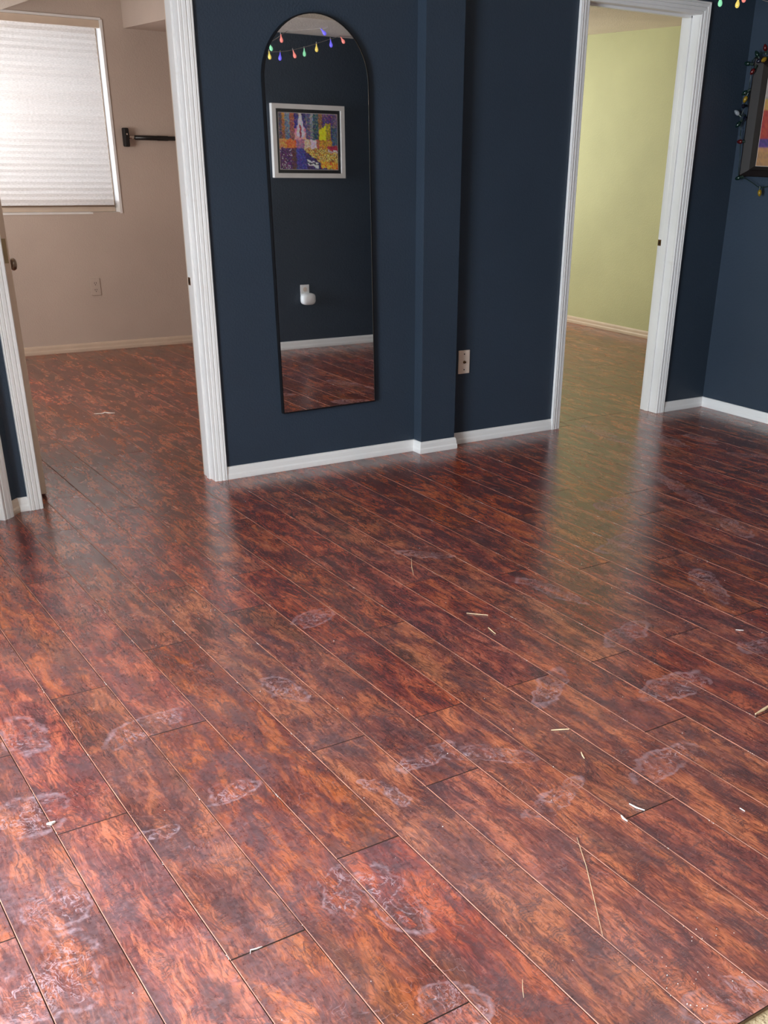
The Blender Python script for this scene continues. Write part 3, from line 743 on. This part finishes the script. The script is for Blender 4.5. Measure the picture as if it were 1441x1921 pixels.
# ------------------------------------------------------------------ framed poster on the right wall (only its left part is in view)
XR = 4.996
fr = empty('black_framed_poster', (XR, 3.9, 1.30)); tag(fr, label='heavy black frame around a colourful poster on the right wall', cat='picture')
fy1, fy0, fz0, fz1 = 4.318, 3.50, 1.298, 1.872
fw, fd = .095, .060
def fpt(y, z, x): return (x, y, z)
O = [(fy1, fz0), (fy0, fz0), (fy0, fz1), (fy1, fz1)]
I = [(fy1-fw, fz0+fw*.55), (fy0+fw, fz0+fw*.55), (fy0+fw, fz1-fw*.55), (fy1-fw, fz1-fw*.55)]
names = ['frame_rail', 'frame_stile', 'frame_rail', 'frame_stile']
for k in range(4):
    a, b_ = k, (k+1) % 4
    mb = MB()
    sec = lambda i: [fpt(O[i][0], O[i][1], XR-.001), fpt(O[i][0], O[i][1], XR-.040),
                     fpt(O[i][0]+(I[i][0]-O[i][0])*.12, O[i][1]+(I[i][1]-O[i][1])*.12, XR-.046),
                     fpt(O[i][0]+(I[i][0]-O[i][0])*.62, O[i][1]+(I[i][1]-O[i][1])*.62, XR-.030),
                     fpt(O[i][0]+(I[i][0]-O[i][0])*.66, O[i][1]+(I[i][1]-O[i][1])*.66, XR-.036),
                     fpt(I[i][0], I[i][1], XR-.030), fpt(I[i][0], I[i][1], XR-.001)]
    mb.loft(sec(a), sec(b_)); mb.build(names[k], M['frameblack'], fr)
def poster(u, v):
    j = jit(u*2, v, 5)
    c = (150+40*j, 110+30*j, 90)
    if v < .30: c = (120+60*j, 120+40*j, 120+30*j)
    if .30 < v < .42: c = (170, 120+30*j, 80)
    if .42 <= v < .72: c = (140+30*j, 50+30*j, 58)
    if u > .10 and abs(math.hypot((u-.17)*1.3, v-.56)-.09) < .012 and u < .17: c = (240, 214, 208)
    if .72 <= v < .80: c = (60+40*j, 64, 100+30*j)
    if v >= .86: c = (140+30*j, 108+20*j, 84)
    if u > .3: c = (c[0]*.8+30*j, c[1]*.9, c[2])
    return lin(*[min(255, x) for x in c])
MB().box(XR-.024, fy0+fw-.004, fz0+fw*.55-.004, XR-.008, fy1-fw+.004, fz1-fw*.55+.004).build('backing_board', M['silver'], fr)
painted('poster_print', 60, 44, poster, (XR-.0245, fy1-fw-.002, fz1-fw*.55-.002), (0, -(fy1-fy0-2*fw-.004), 0), (0, 0, -(fz1-fz0-2*fw*.55-.004)), fr)

# string of unlit coloured bulbs draped round the poster
sb = empty('unlit_light_string', (4.95, 4.33, 1.9)); tag(sb, label='dark green string of unlit coloured bulbs draped round the black frame', cat='string lights')
wire = [(4.945, 4.10, 1.905), (4.942, 4.20, 1.893), (4.936, 4.27, 1.885), (4.940, 4.305, 1.868), (4.945, 4.325, 1.845), (4.956, 4.331, 1.80), (4.962, 4.335, 1.75), (4.960, 4.338, 1.70), (4.958, 4.345, 1.66),
        (4.955, 4.350, 1.62), (4.957, 4.360, 1.57), (4.960, 4.352, 1.53), (4.957, 4.345, 1.49), (4.960, 4.338, 1.44), (4.963, 4.332, 1.38), (4.958, 4.326, 1.33), (4.950, 4.31, 1.296), (4.955, 4.26, 1.285),
        (4.955, 4.20, 1.262), (4.952, 4.15, 1.246), (4.952, 4.05, 1.262), (4.952, 3.9, 1.28)]
def smooth_path(P, k=5):
    P = [Vector(p) for p in P]; out = []
    for i in range(len(P)-1):
        a = P[max(i-1, 0)]; b_ = P[i]; c = P[i+1]; d = P[min(i+2, len(P)-1)]
        for j in range(k):
            t = j/k; out.append(0.5*((2*b_)+(-a+c)*t+(2*a-5*b_+4*c-d)*t*t+(-a+3*b_-3*c+d)*t**3))
    return out+[P[-1]]
MB().tube(smooth_path(wire), .0022, 6).build('wire', M['greencord'], sb)
CB = [(.0045, 0), (.009, .004), (.0115, .012), (.0105, .022), (.006, .031), (.0012, .035)]
for p, d, c in (((4.940, 4.329, 1.840), (-.3, .8, .1), 'green'), ((4.940, 4.296, 1.818), (-.4, .3, -.8), 'red'), ((4.948, 4.330, 1.713), (-.3, .6, -.4), 'green'), ((4.952, 4.334, 1.69), (-.2, .3, -.9), 'yellow'),
                ((4.948, 4.335, 1.643), (-.8, -.2, -.1), 'blue'), ((4.942, 4.362, 1.600), (-.5, .6, .6), 'clear'), ((4.948, 4.350, 1.566), (-.4, .3, -.6), 'green'), ((4.950, 4.325, 1.590), (-.5, -.5, -.4), 'blue'),
                ((4.950, 4.318, 1.470), (-.2, .9, -.05), 'red'), ((4.948, 4.296, 1.293), (-.2, .9, -.3), 'green'), ((4.950, 4.150, 1.236), (-.05, -.15, -1), 'yellow'), ((4.944, 4.24, 1.895), (-.3, .1, .9), 'red'),
                ((4.935, 4.222, 1.862), (-.8, .1, -.4), 'yellow'), ((4.945, 4.285, 1.872), (-.2, .5, .7), 'green'), ((4.94, 4.25, 1.858), (-.6, .4, -.3), 'blue')):
    d = Vector(d).normalized(); p = Vector(p)
    s_ = MB().rev([(.0055, -.018), (.0065, -.016), (.0065, 0)], p, d, 10).build('bulb_socket', M['greencord'], sb)
    MB().rev(CB, p, d, 14).build('bulb', M['dim_'+c], sb, smooth=True)

# lit string lights: one along the back wall / right corner, two strands above the wall facing the mirror
PB = [(.0028, 0), (.0034, .010), (.0060, .018), (.0100, .027), (.0112, .034), (.0095, .042), (.0045, .047)]
def lit_string(name, label, wire, bulbs, group='lit coloured string lights under the ceiling'):
    t = empty(name, tuple(wire[0])); tag(t, label=label, cat='string lights', group=group)
    MB().tube(smooth_path(wire), .0014, 6).build('wire', M['cord'], t)
    for p, d, c in bulbs:
        p = Vector(p); d = Vector(d).normalized()
        MB().rev([(.0024, -.012), (.0030, 0)], p, d, 8).build('bulb_stem', M['cord'], t)
        MB().rev(PB, p, d, 14).build('bulb', M['lit_'+c], t, smooth=True)
    return t
YS = 1.423+.15
lit_string('lit_light_string', 'sagging string of lit pear-shaped bulbs seen in the mirror',
    [(3.15, YS, 2.045), (3.30, YS, 1.975), (3.435, YS, 1.942), (3.53, YS, 1.945), (3.626, YS, 1.956), (3.767, YS, 1.989), (3.869, YS, 2.019), (3.98, YS, 2.052), (4.06, YS, 2.068), (4.25, YS, 2.066), (4.5, YS, 2.0), (4.8, YS, 2.03)],
    [((3.490, YS, 1.946), (.1, 0, -1), 'yellow'), ((3.572, YS, 1.944), (-.1, 0, -1), 'blue'), ((3.668, YS, 1.962), (.35, 0, -1), 'red'), ((3.752, YS, 1.978), (0, 0, -1), 'green'), ((3.846, YS, 2.010), (0, 0, -1), 'yellow'),
     ((3.955, YS, 2.043), (.1, 0, -1), 'blue'), ((4.036, YS, 2.062), (.2, .5, -.7), 'red'), ((4.35, YS, 2.045), (0, 0, -1), 'green')])
lit_string('lit_light_string', 'shorter rising strand of lit bulbs, upper left in the mirror',
    [(3.30, YS+.04, 1.965), (3.40, YS+.04, 1.972), (3.468, YS+.04, 1.990), (3.532, YS+.04, 2.020), (3.592, YS+.04, 2.056), (3.64, YS+.06, 2.069), (3.72, YS+.40, 2.069)],
    [((3.475, YS+.04, 1.990), (.4, 0, -1), 'green'), ((3.562, YS+.04, 2.044), (.1, 0, -1), 'red'), ((3.70, YS+.34, 2.066), (.3, .4, -.5), 'blue')])
lit_string('lit_light_string', 'lit bulbs on a pale wire in the upper right corner above the doorway',
    [(4.20, 4.25, 2.12), (4.40, 4.22, 2.105), (4.513, 4.20, 2.102), (4.634, 4.20, 2.104), (4.75, 4.20, 2.118), (4.862, 4.20, 2.106), (4.93, 4.12, 2.10), (4.96, 3.9, 2.13)],
    [((4.510, 4.20, 2.104), (.05, 0, -1), 'green'), ((4.640, 4.20, 2.108), (-.1, 0, -1), 'yellow'), ((4.672, 4.20, 2.134), (.2, 0, -1), 'red')])

# ------------------------------------------------------------------ litter on the floor
def sliver(name, label, pts, wd, hgt, mat_, cat='splinter'):
    grp = {'splinter': 'splinters and straws on the boards', 'straw': 'splinters and straws on the boards', 'plaster chip': 'white plaster chips on the boards'}.get(cat)
    z = 0.0012
    P = [Vector((x, y, z+hgt/2)) for x, y in pts]; mb = MB(); secs = []
    for i, p in enumerate(P):
        t = (P[min(i+1, len(P)-1)]-P[max(i-1, 0)]).normalized(); n_ = Vector((-t.y, t.x, 0)); k = wd/2*(.35 if i in (0, len(P)-1) else 1)
        secs.append([p-n_*k-Vector((0, 0, hgt/2)), p+n_*k-Vector((0, 0, hgt/2)), p+n_*k*.7+Vector((0, 0, hgt/2)), p-n_*k*.7+Vector((0, 0, hgt/2))])
    for i in range(len(secs)-1): mb.loft(secs[i], secs[i+1])
    return tag(mb.build(name, mat_, loc=(P[0].x, P[0].y, 0)), label=label, cat=cat, group=grp)
sliver('paper_scrap', 'long white scrap on the bedroom floor just inside the doorway', [(1.69, 5.958), (1.735, 5.945), (1.755, 5.965), (1.775, 5.935), (1.80, 5.925)], .020, .002, M['plaster'], 'scrap')
sliver('wood_splinter', 'pale flat splinter lying level, right of the floor centre', [(1.618, 1.797), (1.64, 1.787), (1.663, 1.775)], .0050, .0020, M['splinter'])
sliver('wood_splinter', 'short pale splinter pointing toward the viewer beside dark crumbs', [(1.612, 1.668), (1.604, 1.653), (1.598, 1.639)], .0035, .0018, M['splinter'])
sliver('wood_splinter', 'thick pale splinter at the right edge of the floor', [(2.163, 1.558), (2.20, 1.563), (2.26, 1.575)], .011, .003, M['splinter'])
sliver('straw', 'very long thin straw lying across the boards at lower right', [(1.357, 1.391), (1.305, 1.30), (1.25, 1.215), (1.183, 1.112)], .0010, .0008, M['splinter'], 'straw')
sliver('wood_splinter', 'thin pale splinter lying level in the middle of the floor', [(1.877, 2.555), (1.90, 2.532), (1.929, 2.503)], .0030, .0015, M['splinter'])
sliver('wood_splinter', 'thin slanting splinter just below the level one mid-floor', [(1.87, 2.423), (1.866, 2.40), (1.861, 2.37)], .0028, .0015, M['splinter'])
sliver('thread', 'short reddish thread below the oval dust mark near the mirror', [(1.998, 3.087), (1.95, 3.01), (1.91, 2.936)], .0022, .001, M['splinter'], 'thread')
sliver('plaster_chip', 'white plaster chip near a board end at right', [(1.553, 1.425), (1.556, 1.405), (1.565, 1.385)], .005, .002, M['plaster'], 'plaster chip')
sliver('plaster_chip', 'white plaster chip stuck in the corner of a board joint at right', [(1.503, 1.400), (1.499, 1.388), (1.499, 1.374)], .006, .002, M['plaster'], 'plaster chip')
sliver('thread', 'curved pale thread near the bottom edge of the floor', [(0.974, 1.106), (.960, 1.088), (0.946, 1.067)], .0012, .0008, M['splinter'], 'thread')
sliver('plaster_chip', 'white hooked sliver along a board end at the bottom', [(0.573, 1.447), (.578, 1.456), (0.59, 1.4535), (0.601, 1.453)], .0028, .0018, M['plaster'], 'plaster chip')
sliver('plaster_chip', 'white plaster lump on a joint at the lower left', [(0.364, 2.086), (.372, 2.083), (0.383, 2.085)], .013, .003, M['plaster'], 'plaster chip')
sliver('plaster_chip', 'small white chip at the right of the floor', [(1.766, 1.268), (1.7665, 1.26), (1.766, 1.252)], .003, .0015, M['plaster'], 'plaster chip')
sliver('plaster_chip', 'flat grey-white flake at the right side of the floor', [(2.56, 1.979), (2.57, 1.970), (2.579, 1.962)], .008, .001, M['plaster'], 'plaster chip')
# crumbs: nobody could count them
mb = MB(); rr_ = random.Random(11)
def crumb(x, y, s):
    n = len(mb.v); a = rr_.uniform(0, 3)
    for k in range(4): mb.v.append((x+s*math.cos(a+k*1.57)*rr_.uniform(.6, 1.3), y+s*math.sin(a+k*1.57)*rr_.uniform(.6, 1.3), 0.0))
    mb.v.append((x, y, s*.9+.0004)); mb.f += [(n+3, n+2, n+1, n), (n, n+1, n+4), (n+1, n+2, n+4), (n+2, n+3, n+4), (n+3, n, n+4)]; mb.m += [0]*5
for _ in range(260):
    x = rr_.uniform(.2, 4.9); y = rr_.uniform(.85, 4.3)
    if y < 1.5 and x > 2.8: continue
    crumb(x, y, rr_.uniform(.0006, .0016))
for _ in range(26): crumb(rr_.uniform(1.18, 1.42), rr_.uniform(.86, 1.05), rr_.uniform(.0008, .0018))
# white dust caught in the joints
for i in range(0, 28):
    xj = X0+PW*i
    for _ in range(7):
        y = rr_.uniform(1.2, 4.2)
        if y < 1.5 and xj > 2.8: continue
        for k in range(rr_.randint(1, 6)): y += rr_.uniform(.001, .009); crumb(xj+rr_.uniform(-.0014, .0010), y, rr_.uniform(.0004, .0015))
tag(mb.build('floor_crumbs', M['plaster']), label='tiny white crumbs and joint dust scattered over the brown boards', cat='crumbs', kind='stuff')
